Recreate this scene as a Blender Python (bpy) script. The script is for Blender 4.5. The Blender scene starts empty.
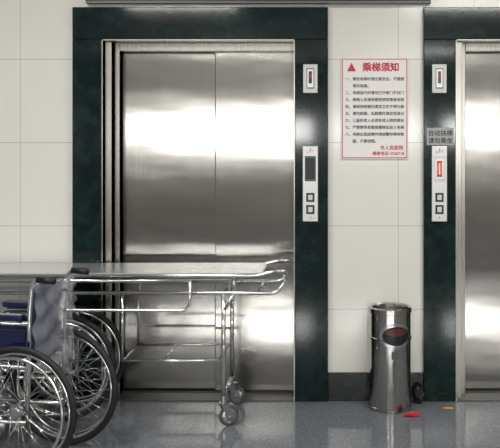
import bpy, bmesh, math, random
from mathutils import Vector, Matrix
random.seed(4)
sc = bpy.context.scene
S = 171.0; CX = 330.0; BY = 400.0; EYE = 250/171.0; D = 5.0
def PX(px, y=0.0):   # world x seen at pixel column px for depth y
    return (px-CX)/S*(D+y)/D
def PZ(py, y=0.0):
    return EYE-(py-150)/S*(D+y)/D

# ---------------- materials ----------------
def mat(name, col, rough=0.5, metal=0.0, **kw):
    m = bpy.data.materials.new(name); m.use_nodes = True
    b = m.node_tree.nodes['Principled BSDF']
    b.inputs['Base Color'].default_value = (*col, 1)
    b.inputs['Roughness'].default_value = rough
    b.inputs['Metallic'].default_value = metal
    for k, v in kw.items():
        b.inputs[k.replace('_', ' ')].default_value = v
    return m
def nt(m): return m.node_tree.nodes, m.node_tree.links, m.node_tree.nodes['Principled BSDF']

def noise_col(m, scale, c1, c2, p1=0.4, p2=0.6, detail=4, vec=None, kind='noise'):
    n, l, b = nt(m)
    g = n.new('ShaderNodeNewGeometry')
    t = n.new('ShaderNodeTexNoise'); t.inputs['Scale'].default_value = scale; t.inputs['Detail'].default_value = detail
    l.new(g.outputs['Position'], t.inputs['Vector'])
    r = n.new('ShaderNodeValToRGB')
    r.color_ramp.elements[0].position = p1; r.color_ramp.elements[0].color = (*c1, 1)
    r.color_ramp.elements[1].position = p2; r.color_ramp.elements[1].color = (*c2, 1)
    l.new(t.outputs['Fac'], r.inputs['Fac']); l.new(r.outputs['Color'], b.inputs['Base Color'])
    return t, r

# tiled wall
M_tile = mat('wall_tile', (0.74, 0.73, 0.68), 0.12)
n, l, b = nt(M_tile)
g = n.new('ShaderNodeNewGeometry'); sep = n.new('ShaderNodeSeparateXYZ'); l.new(g.outputs['Position'], sep.inputs[0])
def seam(out, off, period, w=0.005):
    a = n.new('ShaderNodeMath'); a.operation = 'SUBTRACT'; l.new(out, a.inputs[0]); a.inputs[1].default_value = off-50*period
    q = n.new('ShaderNodeMath'); q.operation = 'MODULO'; l.new(a.outputs[0], q.inputs[0]); q.inputs[1].default_value = period
    c = n.new('ShaderNodeMath'); c.operation = 'LESS_THAN'; l.new(q.outputs[0], c.inputs[0]); c.inputs[1].default_value = w
    return c.outputs[0]
s1 = seam(sep.outputs['X'], PX(398), 75.6/171*1.0, 0.004); s2 = seam(sep.outputs['Z'], PZ(143), 83.3/171)
mx = n.new('ShaderNodeMath'); mx.operation = 'MAXIMUM'; l.new(s1, mx.inputs[0]); l.new(s2, mx.inputs[1])
tn = n.new('ShaderNodeTexNoise'); tn.inputs['Scale'].default_value = 3; l.new(g.outputs['Position'], tn.inputs['Vector'])
rp = n.new('ShaderNodeValToRGB'); rp.color_ramp.elements[0].color = (0.79, 0.775, 0.71, 1); rp.color_ramp.elements[1].color = (0.85, 0.84, 0.785, 1)
l.new(tn.outputs['Fac'], rp.inputs['Fac'])
mc = n.new('ShaderNodeMixRGB'); l.new(mx.outputs[0], mc.inputs['Fac']); l.new(rp.outputs['Color'], mc.inputs[1]); mc.inputs[2].default_value = (0.56, 0.56, 0.52, 1)
l.new(mc.outputs[0], b.inputs['Base Color'])

M_paint = mat('painted_wall', (0.5, 0.5, 0.47), 0.7)
noise_col(M_paint, 2, (0.36, 0.35, 0.33), (0.40, 0.39, 0.37))
M_ceil = mat('ceiling_paint', (0.7, 0.7, 0.68), 0.8)
noise_col(M_ceil, 5, (0.62, 0.62, 0.60), (0.68, 0.68, 0.66))

M_marble = mat('green_marble', (0.01, 0.03, 0.025), 0.08)
noise_col(M_marble, 14, (0.003, 0.009, 0.009), (0.010, 0.032, 0.028), 0.35, 0.8, 10)
M_base = mat('dark_baseboard_stone', (0.01, 0.015, 0.015), 0.2)
noise_col(M_base, 20, (0.004, 0.006, 0.006), (0.012, 0.018, 0.016))

# granite floor
M_floor = mat('terrazzo_floor', (0.2, 0.21, 0.23), 0.07)
n, l, b = nt(M_floor)
g = n.new('ShaderNodeNewGeometry')
v = n.new('ShaderNodeTexVoronoi'); v.inputs['Scale'].default_value = 170; l.new(g.outputs['Position'], v.inputs['Vector'])
bw = n.new('ShaderNodeSeparateColor'); l.new(v.outputs['Color'], bw.inputs[0])
r = n.new('ShaderNodeValToRGB'); cr = r.color_ramp
cr.elements[0].position = 0.0; cr.elements[0].color = (0.125, 0.135, 0.155, 1)
cr.elements[1].position = 1.0; cr.elements[1].color = (0.27, 0.285, 0.315, 1)
e = cr.elements.new(0.3); e.color = (0.158, 0.17, 0.193, 1)
e = cr.elements.new(0.8); e.color = (0.18, 0.194, 0.218, 1)
l.new(bw.outputs[0], r.inputs['Fac']); l.new(r.outputs['Color'], b.inputs['Base Color'])

# brushed steel for doors
def brushed(name, col, rough, aniso, wav=0.0):
    m = mat(name, col, rough, 1.0, Anisotropic=aniso)
    n, l, b = nt(m)
    c = n.new('ShaderNodeCombineXYZ'); c.inputs[0].default_value = 1
    l.new(c.outputs[0], b.inputs['Tangent'])
    g = n.new('ShaderNodeNewGeometry')
    mp = n.new('ShaderNodeMapping'); mp.inputs['Scale'].default_value = (260, 260, 1.2); l.new(g.outputs['Position'], mp.inputs[0])
    t = n.new('ShaderNodeTexNoise'); t.inputs['Scale'].default_value = 1; t.inputs['Detail'].default_value = 3; l.new(mp.outputs[0], t.inputs['Vector'])
    rr = n.new('ShaderNodeMapRange'); rr.inputs[3].default_value = rough*0.8; rr.inputs[4].default_value = rough*1.25
    l.new(t.outputs['Fac'], rr.inputs[0]); l.new(rr.outputs[0], b.inputs['Roughness'])
    if wav:
        mp2 = n.new('ShaderNodeMapping'); mp2.inputs['Scale'].default_value = (1.3, 1, 3.6); l.new(g.outputs['Position'], mp2.inputs[0])
        t2 = n.new('ShaderNodeTexNoise'); t2.inputs['Scale'].default_value = 1.0; t2.inputs['Detail'].default_value = 1.8; l.new(mp2.outputs[0], t2.inputs['Vector'])
        bp = n.new('ShaderNodeBump'); bp.inputs['Strength'].default_value = 1.0; bp.inputs['Distance'].default_value = wav
        l.new(t2.outputs['Fac'], bp.inputs['Height']); l.new(bp.outputs[0], b.inputs['Normal'])
    return m
M_door = brushed('brushed_door_steel', (0.50, 0.485, 0.45), 0.165, 0.88, 0.0026)
M_jamb = brushed('jamb_steel', (0.44, 0.42, 0.38), 0.28, 0.5)
M_sill = mat('sill_metal', (0.10, 0.10, 0.095), 0.45, 0.6)
M_plate = mat('plate_steel', (0.58, 0.58, 0.57), 0.35, 0.6)
M_chrome = mat('chrome_tube', (0.76, 0.76, 0.75), 0.16, 1.0)
M_steel = mat('sheet_steel', (0.62, 0.62, 0.61), 0.22, 1.0)
M_top = mat('gurney_sheet_steel', (0.68, 0.69, 0.70), 0.26, 0.7)
M_strip = mat('soffit_strip_metal', (0.16, 0.16, 0.155), 0.5, 0.3)
M_canst = mat('can_steel', (0.52, 0.50, 0.47), 0.13, 1.0)
M_black = mat('black_plastic', (0.012, 0.012, 0.014), 0.4)
M_rubber = mat('tyre_rubber', (0.012, 0.012, 0.014), 0.6)
M_grub = mat('caster_rubber', (0.08, 0.08, 0.085), 0.5)
M_blue = mat('navy_vinyl', (0.006, 0.010, 0.06), 0.22, 0.0, Coat_Weight=1.0, Coat_Roughness=0.08)
M_white = mat('white_plastic', (0.66, 0.66, 0.63), 0.35)
M_poster = mat('poster_paper', (0.84, 0.79, 0.77), 0.3)
M_red = mat('red_ink', (0.55, 0.025, 0.05), 0.5)
M_grey = mat('grey_ink', (0.10, 0.10, 0.105), 0.5)
M_wrap = mat('plastic_wrap', (0.75, 0.77, 0.8), 0.08, 0.0, Alpha=0.20)
M_redl = mat('red_display', (0.6, 0.05, 0.03), 0.4); 
nn = nt(M_redl)[2]; nn.inputs['Emission Color'].default_value = (1, 0.1, 0.05, 1); nn.inputs['Emission Strength'].default_value = 0.2
M_yel = mat('yellow_scrap', (0.6, 0.42, 0.05), 0.5)
M_fill = mat('fill_diffuser_glow', (0.9, 0.9, 0.9), 0.5)  # glowing face of the added ceiling fill fixtures
nn = nt(M_fill)[2]; nn.inputs['Emission Color'].default_value = (1, 0.98, 0.94, 1); nn.inputs['Emission Strength'].default_value = 4
M_dark = mat('dark_void', (0.02, 0.02, 0.02), 0.9)

# ---------------- geometry helpers ----------------
def empty(name, loc=(0, 0, 0), rz=0):
    o = bpy.data.objects.new(name, None); sc.collection.objects.link(o)
    o.location = loc; o.rotation_euler = (0, 0, rz); o.empty_display_size = 0.1
    return o
def finish(bm, name, m, parent=None, smooth=False, bevel=0.0):
    me = bpy.data.meshes.new(name); bmesh.ops.recalc_face_normals(bm, faces=bm.faces); bm.to_mesh(me); bm.free()
    o = bpy.data.objects.new(name, me); sc.collection.objects.link(o)
    me.materials.append(m)
    if smooth:
        for p in me.polygons: p.use_smooth = True
    if parent: o.parent = parent
    if bevel:
        md = o.modifiers.new('bev', 'BEVEL'); md.width = bevel; md.segments = 2; md.limit_method = 'ANGLE'
    return o
def abox(bm, x0, x1, y0, y1, z0, z1):
    vs = [bm.verts.new(p) for p in [(x0,y0,z0),(x1,y0,z0),(x1,y1,z0),(x0,y1,z0),(x0,y0,z1),(x1,y0,z1),(x1,y1,z1),(x0,y1,z1)]]
    for f in [(0,1,2,3),(4,5,6,7),(0,1,5,4),(1,2,6,5),(2,3,7,6),(3,0,4,7)]:
        bm.faces.new([vs[i] for i in f])
def boxes(name, lst, m, parent=None, bevel=0.0):
    bm = bmesh.new()
    for q in lst: abox(bm, *q)
    return finish(bm, name, m, parent, False, bevel)
def rounded(pts, rad, seg=6, closed=False):
    pts = [Vector(p) for p in pts]; out = []
    N = len(pts)
    for i, p in enumerate(pts):
        if not closed and (i == 0 or i == N-1): out.append(p); continue
        a = pts[(i-1) % N]; c = pts[(i+1) % N]
        d1 = (a-p); d2 = (c-p)
        rr = min(rad, d1.length*0.49, d2.length*0.49)
        p1 = p+d1.normalized()*rr; p2 = p+d2.normalized()*rr
        for k in range(seg+1):
            t = k/seg; out.append((1-t)**2*p1+2*t*(1-t)*p+t*t*p2)
    return out
def sweep(bm, pts, r, seg=10, closed=False):
    pts = [Vector(p) for p in pts]; N = len(pts); rings = []
    up = None
    for i, p in enumerate(pts):
        if closed: t = (pts[(i+1) % N]-pts[(i-1) % N])
        else: t = pts[min(i+1, N-1)]-pts[max(i-1, 0)]
        t.normalize()
        if up is None:
            up = t.orthogonal().normalized()
        up = (up-t*up.dot(t)).normalized()
        s = t.cross(up)
        rings.append([bm.verts.new(p+(up*math.cos(2*math.pi*k/seg)+s*math.sin(2*math.pi*k/seg))*r) for k in range(seg)])
    M = N if closed else N-1
    for i in range(M):
        A = rings[i]; B = rings[(i+1) % N]
        off = 0
        if closed and i == N-1:
            off = min(range(seg), key=lambda o: (A[0].co-B[o].co).length)
        for k in range(seg):
            bm.faces.new([A[k], A[(k+1) % seg], B[(k+1+off) % seg], B[(k+off) % seg]])
    if not closed:
        bm.faces.new(rings[0]); bm.faces.new(rings[-1])
def tubes(name, paths, r, m, parent=None, rad=0.03, seg=10):
    bm = bmesh.new()
    for p in paths:
        rr = r
        if isinstance(p, tuple) and len(p) == 2 and isinstance(p[0], list): p, rr = p
        sweep(bm, rounded(p, rad), rr, seg)
    return finish(bm, name, m, parent, True)
def ring(bm, c, R, r, axis='y', n=64, seg=10):
    pts = []
    for k in range(n):
        a = 2*math.pi*k/n
        if axis == 'y': pts.append((c[0]+R*math.cos(a), c[1], c[2]+R*math.sin(a)))
        else: pts.append((c[0]+R*math.cos(a), c[1]+R*math.sin(a), c[2]))
    sweep(bm, pts, r, seg, True)
def lathe(name, prof, m, parent=None, c=(0, 0, 0), n=48, axis='z', smooth=True):
    bm = bmesh.new(); rings = []
    for (R, h) in prof:
        rg = []
        for k in range(n):
            a = 2*math.pi*k/n
            if axis == 'z': p = (c[0]+R*math.cos(a), c[1]+R*math.sin(a), c[2]+h)
            else: p = (c[0]+R*math.cos(a), c[1]+h, c[2]+R*math.sin(a))
            rg.append(bm.verts.new(p))
        rings.append(rg)
    for A, B in zip(rings, rings[1:]):
        for k in range(n): bm.faces.new([A[k], A[(k+1) % n], B[(k+1) % n], B[k]])
    bm.faces.new(rings[0]); bm.faces.new(rings[-1])
    o = finish(bm, name, m, parent, smooth)
    if smooth:
        md = o.modifiers.new('es', 'EDGE_SPLIT'); md.split_angle = math.radians(35)
    return o
def text(name, body, size, x, y, z, m, parent, align='LEFT', ext=0.0004, bold=0.0, sx=1.0):
    cu = bpy.data.curves.new(name, 'FONT'); cu.body = body; cu.size = size; cu.align_x = align; cu.extrude = ext
    o = bpy.data.objects.new(name, cu); sc.collection.objects.link(o)
    o.location = (x, y, z); o.rotation_euler = (math.pi/2, 0, 0)
    bpy.context.view_layer.update()
    dg = bpy.context.evaluated_depsgraph_get()
    me = bpy.data.meshes.new_from_object(o.evaluated_get(dg))
    me.materials.clear(); me.materials.append(m)
    if bold:   # thicken strokes by stacking offset copies of the glyph mesh
        bm = bmesh.new(); bm.from_mesh(me)
        base = list(bm.verts)+list(bm.edges)+list(bm.faces)
        for dx, dy in ((bold, 0), (0, bold), (bold, bold)):
            d = bmesh.ops.duplicate(bm, geom=base)
            bmesh.ops.translate(bm, verts=[q for q in d['geom'] if isinstance(q, bmesh.types.BMVert)], vec=(dx, dy, dx*0.05+dy*0.03))
        bm.to_mesh(me); bm.free()
    o2 = bpy.data.objects.new(name, me); sc.collection.objects.link(o2)
    o2.matrix_world = o.matrix_world.copy()
    bpy.data.objects.remove(o)
    o2.name = name; o2.parent = parent; o2.scale = (sx, 1, 1)
    return o2

# ---------------- room ----------------
XL, XR, YB, H = -4.5, 4.0, -11.0, 3.1
boxes('floor', [(XL-0.2, XR+0.2, YB-0.2, 0.4, -0.1, 0)], M_floor)
boxes('ceiling', [(XL-0.2, XR+0.2, YB-0.2, 0.4, H, H+0.1)], M_ceil)
OL0, OL1, OT = PX(103), PX(295), PZ(40)
OR0, OR1 = PX(455), PX(647)
boxes('wall_front', [(XL, OL0, 0, 0.2, 0, H), (OL1, OR0, 0, 0.2, 0, H), (OR1, XR, 0, 0.2, 0, H),
                     (OL0, OL1, 0, 0.2, OT, H), (OR0, OR1, 0, 0.2, OT, H)], M_tile)
boxes('wall_left', [(XL-0.2, XL, YB, 0.2, 0, H)], M_paint)
boxes('wall_right', [(XR, XR+0.2, YB, 0.2, 0, H)], M_paint)
# rear wall with window openings
wz0, wz1 = 1.58, 2.08
wins = [(-3.9, -2.3), (-1.9, -0.3), (0.1, 1.7), (2.1, 3.6)]
L = [(XL, XR, YB-0.2, YB, 0, wz0), (XL, XR, YB-0.2, YB, wz1, H)]
xs = [XL]+[v for w in wins for v in w]+[XR]
for i in range(0, len(xs), 2): L.append((xs[i], xs[i+1], YB-0.2, YB, wz0, wz1))
boxes('wall_rear', L, M_paint)
for i, (a, c) in enumerate(wins):
    t = 0.04
    boxes('window_%d' % (i+1), [(a, a+t, YB-0.12, YB-0.06, wz0, wz1), (c-t, c, YB-0.12, YB-0.06, wz0, wz1),
        (a, c, YB-0.12, YB-0.06, wz0, wz0+t), (a, c, YB-0.12, YB-0.06, wz1-t, wz1),
        ((a+c)/2-t/2, (a+c)/2+t/2, YB-0.12, YB-0.06, wz0, wz1)], M_white)
boxes('baseboard_front', [(PX(328), PX(423), -0.02, 0.0, 0, PZ(372)), (XL, PX(73), -0.02, 0.0, 0, PZ(372))], M_base, None, 0.003)
# soffit trim strip above the lifts
tr = empty('trim_1')
boxes('dark_panel', [(PX(88), PX(430), -0.05, 0, PZ(2.6), PZ(-14))], M_black, tr)
boxes('steel_strip', [(PX(88), PX(430), -0.052, 0, PZ(4.4), PZ(2.6))], M_strip, tr)

def elevator(name, x0, x1, top, fl, fr, ft, seamx):
    r = empty(name)
    fy = -0.035
    # marble architrave
    boxes('marble_frame', [(x0-fl, x0, fy, 0.0, 0, top), (x1, x1+fr, fy, 0.0, 0, top), (x0-fl, x1+fr, fy, 0.0, top, top+ft)], M_marble, r, 0.004)
    boxes('steel_jamb', [(x0, x0+0.006, fy+0.004, 0.19, 0, top), (x1-0.006, x1, fy+0.004, 0.19, 0, top), (x0, x1, fy+0.004, 0.19, top-0.006, top)], M_jamb, r)
    boxes('jamb_return', [(x0+0.006, x0+0.045, 0.02, 0.19, 0.0, top-0.006), (x0+0.045, x0+0.075, 0.09, 0.19, 0.0, top-0.006)], M_jamb, r, 0.003)
    boxes('door_header', [(x0+0.075, x1-0.006, 0.09, 0.14, top-0.055, top-0.006)], M_jamb, r, 0.003)
    boxes('door_panel_fast', [(seamx, x1-0.007, 0.142, 0.165, 0.012, top-0.01)], M_door, r, 0.006)
    boxes('door_panel_slow', [(x0+0.03, seamx+0.02, 0.175, 0.19, 0.012, top-0.01)], M_door, r, 0.004)
    boxes('door_sill', [(x0, x1, -0.03, 0.2, 0.0, 0.006), (x0+0.01, x1-0.01, 0.135, 0.14, 0.006, 0.011)], M_sill, r)
    boxes('shaft_back', [(x0, x1, 0.205, 0.22, 0, top)], M_dark, r)
    return r
elevator('door_1', OL0, OL1, OT, PX(103)-PX(74), PX(328)-PX(295), PZ(8)-PZ(40), PX(215, 0.15))
elevator('door_2', OR0, OR1, OT, PX(455)-PX(423), PX(328)-PX(295), PZ(8)-PZ(40), PX(567, 0.15))

# hall call panels
FY = -0.0355
def panels(suffix, cx, lit):
    p = empty('elevator_key_switch')
    x0, x1 = cx-0.042, cx+0.042
    boxes('plate', [(x0, x1, FY-0.008, FY, PZ(93.5), PZ(65))], M_white, p, 0.003)
    boxes('frame_line', [(cx-0.022, cx+0.022, FY-0.0095, FY-0.0078, PZ(89), PZ(69))], M_grey, p)
    boxes('slot', [(cx-0.018, cx+0.018, FY-0.0105, FY-0.0078, PZ(88), PZ(70))], M_plate, p)
    boxes('key_hole', [(cx-0.009, cx+0.009, FY-0.013, FY-0.009, PZ(84), PZ(72))], M_grey if lit else M_black, p)
    boxes('key_mark', [(cx-0.005, cx+0.005, FY-0.014, FY-0.0125, PZ(78), PZ(74))], M_red, p)
    q = empty('elevator_call_panel')
    boxes('face_plate', [(x0-0.003, x1+0.003, FY-0.010, FY, PZ(221), PZ(146))], M_plate, q, 0.003)
    boxes('display_bezel', [(cx-0.032, cx+0.032, FY-0.0112, FY-0.009, PZ(181), PZ(156))], M_grey if not lit else M_white, q, 0.001)
    boxes('display', [(cx-0.027, cx+0.027, FY-0.0122, FY-0.009, PZ(179), PZ(158))], M_black if not lit else M_plate, q)
    if lit:
        boxes('digit', [(cx-0.014, cx+0.014, FY-0.0135, FY-0.012, PZ(176.5), PZ(174.5)), (cx-0.014, cx-0.004, FY-0.0135, FY-0.012, PZ(176.5), PZ(161)), (cx+0.004, cx+0.014, FY-0.0135, FY-0.012, PZ(176.5), PZ(161)), (cx-0.014, cx+0.014, FY-0.0135, FY-0.012, PZ(163), PZ(161))], M_redl, q)
    text('brand_mark', 'LIFT', 0.026, cx, FY-0.0105, PZ(153), M_red, q, 'CENTER')
    for py in (197, 209):
        boxes('button_bezel', [(cx-0.024, cx+0.024, FY-0.012, FY-0.009, PZ(py+4.5), PZ(py-4.5))], M_black, q, 0.002)
        boxes('button', [(cx-0.013, cx+0.013, FY-0.016, FY-0.011, PZ(py+2.6), PZ(py-2.6))], M_white, q, 0.002)
    bm = bmesh.new()
    for zz in (PZ(149), PZ(217)):
        sweep(bm, [(cx, FY-0.0125, zz), (cx, FY-0.009, zz)], 0.004)
    finish(bm, 'screws', M_grey, q)
panels('', PX(310.5), False)
panels('', PX(438.5), True)
lb = empty('wall_label')
boxes('label_plate', [(PX(426), PX(453), FY-0.003, FY, PZ(145), PZ(128))], mat('label_sheet', (0.40, 0.40, 0.40), 0.4), lb)
text('label_text_a', '自动扶梯', 0.036, PX(439.5), FY-0.0035, PZ(135.5), M_black, lb, 'CENTER', bold=0.001)
text('label_text_b', '请勿乘坐', 0.036, PX(439.5), FY-0.0035, PZ(143), M_black, lb, 'CENTER', bold=0.001)

# poster
po = empty('notice_poster')
x0, x1, z0, z1 = PX(341), PX(408), PZ(159), PZ(58)
boxes('board', [(x0, x1, -0.012, -0.0, z0, z1)], M_poster, po, 0.002)
t = 0.004; i_ = 0.006
boxes('red_border', [(x0+i_, x1-i_, -0.0135, -0.0115, z1-i_-t, z1-i_), (x0+i_, x1-i_, -0.0135, -0.0115, z0+i_, z0+i_+t),
                     (x0+i_, x0+i_+t, -0.0135, -0.0115, z0+i_, z1-i_), (x1-i_-t, x1-i_, -0.0135, -0.0115, z0+i_, z1-i_)], M_red, po)
text('title', '乘梯须知', 0.054, PX(362), -0.0125, PZ(71), M_red, po, bold=0.0035)
bm = bmesh.new()
vs = [bm.verts.new(p) for p in [(PX(347), -0.0135, PZ(71.5)), (PX(356), -0.0135, PZ(71.5)), (PX(351.5), -0.0135, PZ(63))]]
bm.faces.new(vs); finish(bm, 'logo_triangle', M_red, po)
lines = ['一、乘坐电梯时请注意安全，不要拥', '　　请勿吸烟。', '二、电梯运行时请勿打开轿门手扶门', '三、乘梯人员请按楼层按钮等候电梯',
         '四、请保持轿厢内清洁卫生不得吐痰', '五、请勿超载，如超载时请自觉退出', '六、儿童和老人必须有成人陪同乘坐',
         '七、严禁携带易燃易爆物品进入电梯', '八、电梯出现故障时请按警铃等待救', '　　援，不要惊慌。']
for k, s in enumerate(lines):
    text('line_%d' % (k+1), s, 0.0215, PX(345), -0.0125, PZ(80.5+k*6.9), M_grey, po, bold=0.001)
text('footer_a', '市人民医院', 0.027, PX(403), -0.0125, PZ(149.5), M_red, po, 'RIGHT', bold=0.001)
text('footer_b', '维修电话 5526718', 0.024, PX(404), -0.0125, PZ(155), M_red, po, 'RIGHT', bold=0.001)

# ---------------- trash can ----------------
cy = -0.15; cx = PX(390, cy)
tc = empty('trash_can', (cx, cy, 0))
R = 0.118
lathe('body', [(R-0.004, 0.0), (R+0.003, 0.002), (R+0.003, 0.022), (R, 0.024), (R, 0.395), (R+0.004, 0.398), (R+0.004, 0.41), (R, 0.413), (R, 0.545)], M_canst, tc)
lathe('ash_tray', [(R, 0.545), (R+0.005, 0.548), (R+0.005, 0.572), (R-0.004, 0.578), (R-0.016, 0.572), (R-0.018, 0.548), (0.05, 0.545), (0.01, 0.545)], M_canst, tc)
lathe('ash_sand', [(0.098, 0.545), (0.095, 0.556), (0.02, 0.560)], M_black, tc)
def can_patch(name, a0, a1, z0, z1, m, rr, ell=False, n=20):
    bm = bmesh.new()
    ac, zc = (a0+a1)/2, (z0+z1)/2; ha, hz = (a1-a0)/2, (z1-z0)/2
    N = 28
    def P(a, z, r): return (r*math.sin(a), -r*math.cos(a), z)
    pts = []
    for k in range(N):
        t = 2*math.pi*k/N; c, s = math.cos(t), math.sin(t)
        e = 1.0 if ell else 0.25
        pts.append((ac+ha*math.copysign(abs(c)**e, c), zc+hz*math.copysign(abs(s)**e, s)))
    rings = [[bm.verts.new(P(ac+(a-ac)*f, zc+(z-zc)*f, rr)) for a, z in pts] for f in (1.0, 0.75, 0.5, 0.25)]
    cvert = bm.verts.new(P(ac, zc, rr))
    for A, B in zip(rings, rings[1:]):
        for k in range(N): bm.faces.new([A[k], A[(k+1) % N], B[(k+1) % N], B[k]])
    for k in range(N): bm.faces.new([rings[-1][k], rings[-1][(k+1) % N], cvert])
    return finish(bm, name, m, tc, True)
can_patch('opening_collar', -0.60, 1.05, 0.36, 0.50, M_steel, R+0.004, True)
can_patch('opening', -0.42, 0.88, 0.378, 0.482, M_black, R+0.006, True)
can_patch('flap', -0.28, 0.74, 0.43, 0.472, mat('flap_plastic', (0.10, 0.03, 0.025), 0.3), R+0.008, True)
can_patch('pictogram_arm', -0.0, 0.35, 0.30, 0.345, M_grey, R+0.002)
can_patch('pictogram_body', 0.05, 0.25, 0.17, 0.285, M_grey, R+0.002)
can_patch('pictogram_head', 0.09, 0.22, 0.27, 0.298, M_grey, R+0.003, True)
can_patch('pictogram_leg', 0.14, 0.23, 0.10, 0.18, M_grey, R+0.002)

# litter
def crumple(name, x, y, s, m):
    bm = bmesh.new(); bmesh.ops.create_icosphere(bm, subdivisions=3, radius=1)
    for v_ in bm.verts:
        f = 1+random.uniform(-0.3, 0.2); v_.co = Vector((v_.co.x*s[0]*f, v_.co.y*s[1]*f, max(-s[2], v_.co.z*s[2]*f)+s[2]))
    o = finish(bm, name, m); o.location = (x, y, 0.0); return o
crumple('snack_wrapper', PX(410, -0.31)+0.01, -0.305, (0.045, 0.022, 0.012), M_red)
crumple('paper_scrap', PX(447, -0.12), -0.17, (0.03, 0.018, 0.004), M_yel)
crumple('plastic_bag', PX(416, -0.07)+0.015, -0.07, (0.03, 0.025, 0.05), M_black)

# ---------------- gurney ----------------
gy0, gy1 = -0.50, -0.06; gh = 0.812
gx0, gx1 = -2.25, PX(262, gy0)
G = empty('hospital_gurney')
boxes('steel_top', [(gx0, gx1, gy0+0.01, gy1-0.01, gh-0.016, gh)], M_top, G, 0.006)
paths = []
# stretcher poles with bent handles
for yy in (gy0, gy1):
    paths.append([(gx0-0.1, yy, gh-0.012), (gx1-0.02, yy, gh-0.012), (gx1+0.05, yy, gh+0.010), (gx1+0.125, yy, gh+0.010)])
tubes('stretcher_poles', paths, 0.011, M_chrome, G, 0.04)
tubes('handle_grips', [[(gx1+0.06, yy, gh+0.010), (gx1+0.13, yy, gh+0.010)] for yy in (gy0, gy1)], 0.0125, M_steel, G)
lz = gh-0.105
paths = [[(gx0, yy, lz), (gx1+0.075, yy, lz), (gx1+0.11, yy, lz+0.045)] for yy in (gy0+0.015, gy1-0.015)]
paths += [[(gx1+0.11, gy0+0.015, lz+0.045), (gx1+0.11, gy1-0.015, lz+0.045)], [(gx1-0.02, gy0+0.015, lz), (gx1-0.02, gy1-0.015, lz)], [(gx0, gy0+0.015, lz), (gx0, gy1-0.015, lz)]]
tubes('lower_frame', paths, 0.010, M_chrome, G, 0.05)
paths = []
LX = PX(223, gy0)
for lx in (LX, gx0+0.2):
    for yy, k in ((gy0+0.02, 1), (gy1-0.02, 1)):
        paths.append([(lx, yy, 0.135), (lx, yy, lz)])
        paths.append([(lx+0.055, yy, lz), (lx+0.055, yy, gh-0.02)])
    paths.append([(lx, gy0+0.02, 0.16), (lx, gy1-0.02, 0.16)])
    paths.append([(lx, gy0+0.02, lz-0.01), (lx, gy1-0.02, lz-0.01)])
    paths.append([(lx+0.06, gy0+0.02, lz), (lx+0.0, gy0+0.02, lz-0.09)])
tubes('legs', paths, 0.0115, M_chrome, G)
# drop side rail
RX = PX(190, gy0-0.02); yy = gy0-0.022
tubes('side_rail', [[(RX, yy, gh-0.03), (RX, yy, gh-0.19), (gx0+0.25, yy, gh-0.19), (gx0+0.25, yy, gh-0.03)],
                    [(RX-0.0, yy, gh-0.035), (gx0+0.25, yy, gh-0.035)]], 0.009, M_chrome, G, 0.05)
# under shelf
sz = 0.345
SX0 = -1.10
tubes('shelf_frame', [[(SX0, gy0+0.03, sz), (LX, gy0+0.03, sz)], [(SX0, gy1-0.03, sz), (LX, gy1-0.03, sz)],
      [(SX0, gy0+0.03, sz), (SX0, gy1-0.03, sz)], [(LX-0.02, gy0+0.03, sz), (LX-0.02, gy1-0.03, sz)], [(-0.88, gy0+0.03, sz), (-0.88, gy1-0.03, sz)],
      [(SX0, gy0+0.03, sz), (SX0, gy0+0.03, lz)], [(SX0, gy1-0.03, sz), (SX0, gy1-0.03, lz)]], 0.0075, M_chrome, G)
def caster(x, y, zt, R, parent, ang=0.6, tag=''):
    c = empty('caster'+tag, (x, y, 0), ang); c.parent = parent
    bm = bmesh.new(); ring(bm, (0.03, 0, R), R-0.011, 0.011, n=32); finish(bm, 'caster_tyre', M_grub, c, True)
    lathe('caster_hub', [(R-0.015, -0.008), (R-0.02, -0.011), (0.012, -0.013), (0.012, 0.013), (R-0.02, 0.011), (R-0.015, 0.008)], M_steel, c, (0.03, 0, R), 24, 'y')
    bm = bmesh.new()
    for s in (-1, 1):
        vs = [(0.03-0.012, R-0.012), (0.03+0.012, R-0.012), (0.028, 2*R+0.012), (-0.02, 2*R+0.012)]
        a = [bm.verts.new((p[0], s*0.017, p[1])) for p in vs]; b2 = [bm.verts.new((p[0], s*0.020, p[1])) for p in vs]
        bm.faces.new(a); bm.faces.new(b2)
        for k in range(4): bm.faces.new([a[k], a[(k+1) % 4], b2[(k+1) % 4], b2[k]])
    abox(bm, -0.022, 0.03, -0.02, 0.02, 2*R+0.01, 2*R+0.016)
    sweep(bm, [(0.03, -0.024, R), (0.03, 0.024, R)], 0.006)
    sweep(bm, [(0, 0, 2*R+0.012), (0, 0, zt)], 0.014)
    finish(bm, 'caster_fork', M_steel, c)
for lx in (LX, gx0+0.2):
    for yy in (gy0+0.02, gy1-0.02):
        caster(lx, yy, 0.16, 0.055, G, 0.5 if yy < -0.3 else -0.4)

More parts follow.
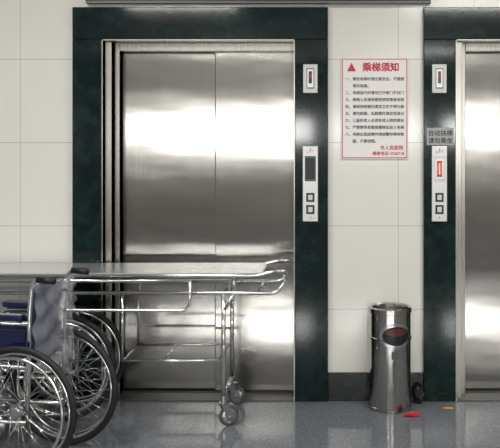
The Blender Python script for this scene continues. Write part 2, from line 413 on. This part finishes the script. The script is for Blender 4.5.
# ---------------- wheelchairs ----------------
def wheelchair(name, loc, rz, half, folded=False, R=0.29):
    W = empty(name, loc, rz)
    # local: forward = -X, near side = -Y
    bt = bmesh.new(); br = bmesh.new(); bs = bmesh.new(); bh = bmesh.new()
    for s in (-1, 1):
        y = s*half
        ring(bt, (0, y, R), R-0.015, 0.015, n=72, seg=12)
        ring(br, (0, y, R), R-0.034, 0.008, n=72, seg=8)
        ring(bh, (0, y+s*0.045, R), R-0.045, 0.007, n=72, seg=10)
        for k in range(6):
            a = k*math.pi/3+0.3
            sweep(bh, [((R-0.036)*math.cos(a), y, R+(R-0.036)*math.sin(a)), ((R-0.045)*math.cos(a), y+s*0.045, R+(R-0.045)*math.sin(a))], 0.004, 6)
        for k in range(28):
            a = 2*math.pi*k/28; hb = a+(0.9 if k % 2 else -0.9)
            yo = y+(0.022 if (k//2) % 2 else -0.022)
            sweep(bs, [(0.024*math.cos(hb), yo, R+0.024*math.sin(hb)), ((R-0.036)*math.cos(a), y, R+(R-0.036)*math.sin(a))], 0.0011, 5)
        lathe('hub', [(0.008, -0.034), (0.018, -0.032), (0.018, -0.026), (0.030, -0.025), (0.030, -0.019), (0.016, -0.017), (0.016, 0.017), (0.030, 0.019), (0.030, 0.025), (0.018, 0.026), (0.018, 0.032), (0.008, 0.034)], M_chrome, W, (0, y, R), 24, 'y')
    finish(bt, 'tyres', M_rubber, W, True); finish(br, 'rims', M_chrome, W, True)
    finish(bs, 'spokes', M_chrome, W, True); finish(bh, 'hand_rims', M_chrome, W, True)
    hy = half-0.045
    fr = []
    top = 0.60 if folded else 0.875
    for s in (-1, 1):
        y = s*hy
        if folded:
            fr.append([(0.03, y, 0.20), (0.03, y, top-0.02), (-0.3, y, top-0.02)])
        else:
            fr.append([(0.02, y, 0.20), (0.03, y, 0.72), (0.045, y, top), (0.15, y, top-0.005)])
        fr.append([(0.02, y, 0.47), (-0.42, y, 0.49), (-0.50, y, 0.30), (-0.56, y, 0.14)])
        fr.append([(0.02, y, 0.22), (-0.40, y, 0.22), (-0.41, y, 0.48)])
        fr.append([(0.0, y, R), (0.0, s*half, R)])
        if not folded:
            fr.append([(0.03, y, 0.67), (-0.30, y, 0.67), (-0.36, y, 0.60), (-0.36, y, 0.48)])
    fr.append([(-0.2, -hy, 0.22), (-0.2, hy, 0.47)]); fr.append([(-0.22, hy, 0.22), (-0.22, -hy, 0.47)])
    tubes('frame', fr, 0.011, M_chrome, W, 0.05)
    for s in (-1, 1):
        caster(-0.40, s*hy, 0.23, 0.08, W, 0.3*s)
        boxes('footplate', [(-0.66, -0.53, min(s*hy, s*hy*0.15), max(s*hy, s*hy*0.15), 0.12, 0.135)], M_black, W, 0.004)
    # seat sling
    def sling(nm, f, nu, nv, m, thick=0.006):
        bm = bmesh.new(); g_ = [[bm.verts.new(f(i/nu, j/nv)) for j in range(nv+1)] for i in range(nu+1)]
        for i in range(nu):
            for j in range(nv): bm.faces.new([g_[i][j], g_[i+1][j], g_[i+1][j+1], g_[i][j+1]])
        o = finish(bm, nm, m, W, True)
        if thick:
            md = o.modifiers.new('sol', 'SOLIDIFY'); md.thickness = thick
        return o
    sag = 0.03 if not folded else 0.08
    sling('seat', lambda u, v_: (-0.42+0.43*u, -hy+2*hy*v_, 0.50-sag*math.sin(math.pi*v_)), 8, 10, M_blue)
    if not folded:
        sling('backrest', lambda u, v_: (0.025+0.02*u+0.035*math.sin(math.pi*v_)+0.003*math.sin(9*u+7*v_), -hy+2*hy*v_, 0.50+0.345*u+0.004*math.sin(12*v_)), 12, 12, M_blue)
        # crinkled protective film over backrest
        def film(u, v_):
            rr = 0.014*math.sin(17*u+9*v_)*math.cos(23*v_-6*u)+0.009*math.sin(41*u*v_+5)
            return (0.070+0.045*math.sin(math.pi*v_)+rr, -hy*1.07+2.14*hy*v_, 0.46+0.40*u)
        sling('protective_film', film, 40, 40, M_wrap, 0)
        for s in (-1, 1):
            y = s*hy
            boxes('armrest_pad', [(-0.30, 0.0, y-0.026, y+0.026, 0.68, 0.712)], M_blue, W, 0.01)
            boxes('side_panel', [(-0.34, 0.01, y-0.003, y+0.003, 0.52, 0.64)], M_blue, W)
            bm = bmesh.new(); sweep(bm, [(0.07, y, top-0.001), (0.155, y, top-0.005)], 0.016, 12)
            finish(bm, 'grip', M_black, W, True)
    return W
ax, ay = PX(18, -1.15), -1.15
bx, by = PX(64, -0.76), -0.76
half = math.hypot(bx-ax, by-ay)/2
wheelchair('wheelchair', ((ax+bx)/2, (ay+by)/2, 0), -math.atan2(bx-ax, by-ay), half)
wheelchair('wheelchair', (PX(63, -0.40)-0.01, -0.27, 0), 0, 0.11, True)

# ---------------- lights ----------------
def area(name, loc, rot, sx, sy, e, col=(1, 1, 1)):
    L = bpy.data.lights.new(name, 'AREA'); L.shape = 'RECTANGLE'; L.size = sx; L.size_y = sy; L.energy = e; L.color = col
    o = bpy.data.objects.new(name, L); sc.collection.objects.link(o); o.location = loc; o.rotation_euler = rot; return o
for i, (a, c) in enumerate(wins):
    area('window_daylight_%d' % i, ((a+c)/2, YB-0.15, (wz0+wz1)/2), (math.radians(90), 0, 0), c-a, wz1-wz0, [34, 62, 66, 56][i], (1.0, 0.99, 0.97))
for yy in (-1.9, -4.3, -8.6):  # unseen fixtures added on the ceiling as fill light
    for xx in (-1.6, 1.4):
        c = empty('ceiling_fill', (xx, yy, 0))
        boxes('fill_housing', [(-0.62, 0.62, -0.16, 0.16, H-0.06, H)], M_white, c, 0.004)
        boxes('fill_diffuser', [(-0.59, 0.59, -0.13, 0.13, H-0.066, H-0.058)], M_fill, c)
        area('ceiling_fill_area', (xx, yy, H-0.07), (0, 0, 0), 1.18, 0.26, (36 if yy > -8 else 24)*(0.92 if xx < 0 else 1.1), (1, 0.98, 0.93))
w = bpy.data.worlds.new('w'); sc.world = w; w.use_nodes = True
w.node_tree.nodes['Background'].inputs[0].default_value = (0.9, 0.95, 1, 1); w.node_tree.nodes['Background'].inputs[1].default_value = 1.0

# ---------------- camera ----------------
cam = bpy.data.cameras.new('camera'); co = bpy.data.objects.new('camera', cam); sc.collection.objects.link(co)
co.location = (0, -D, EYE); co.rotation_euler = (math.radians(90), 0, 0)
cam.sensor_width = 36; cam.sensor_fit = 'HORIZONTAL'; cam.lens = D*S/500*36
cam.shift_x = -(CX-250)/500; cam.shift_y = -(224-150)/500
sc.camera = co
sc.view_settings.view_transform = 'Standard'
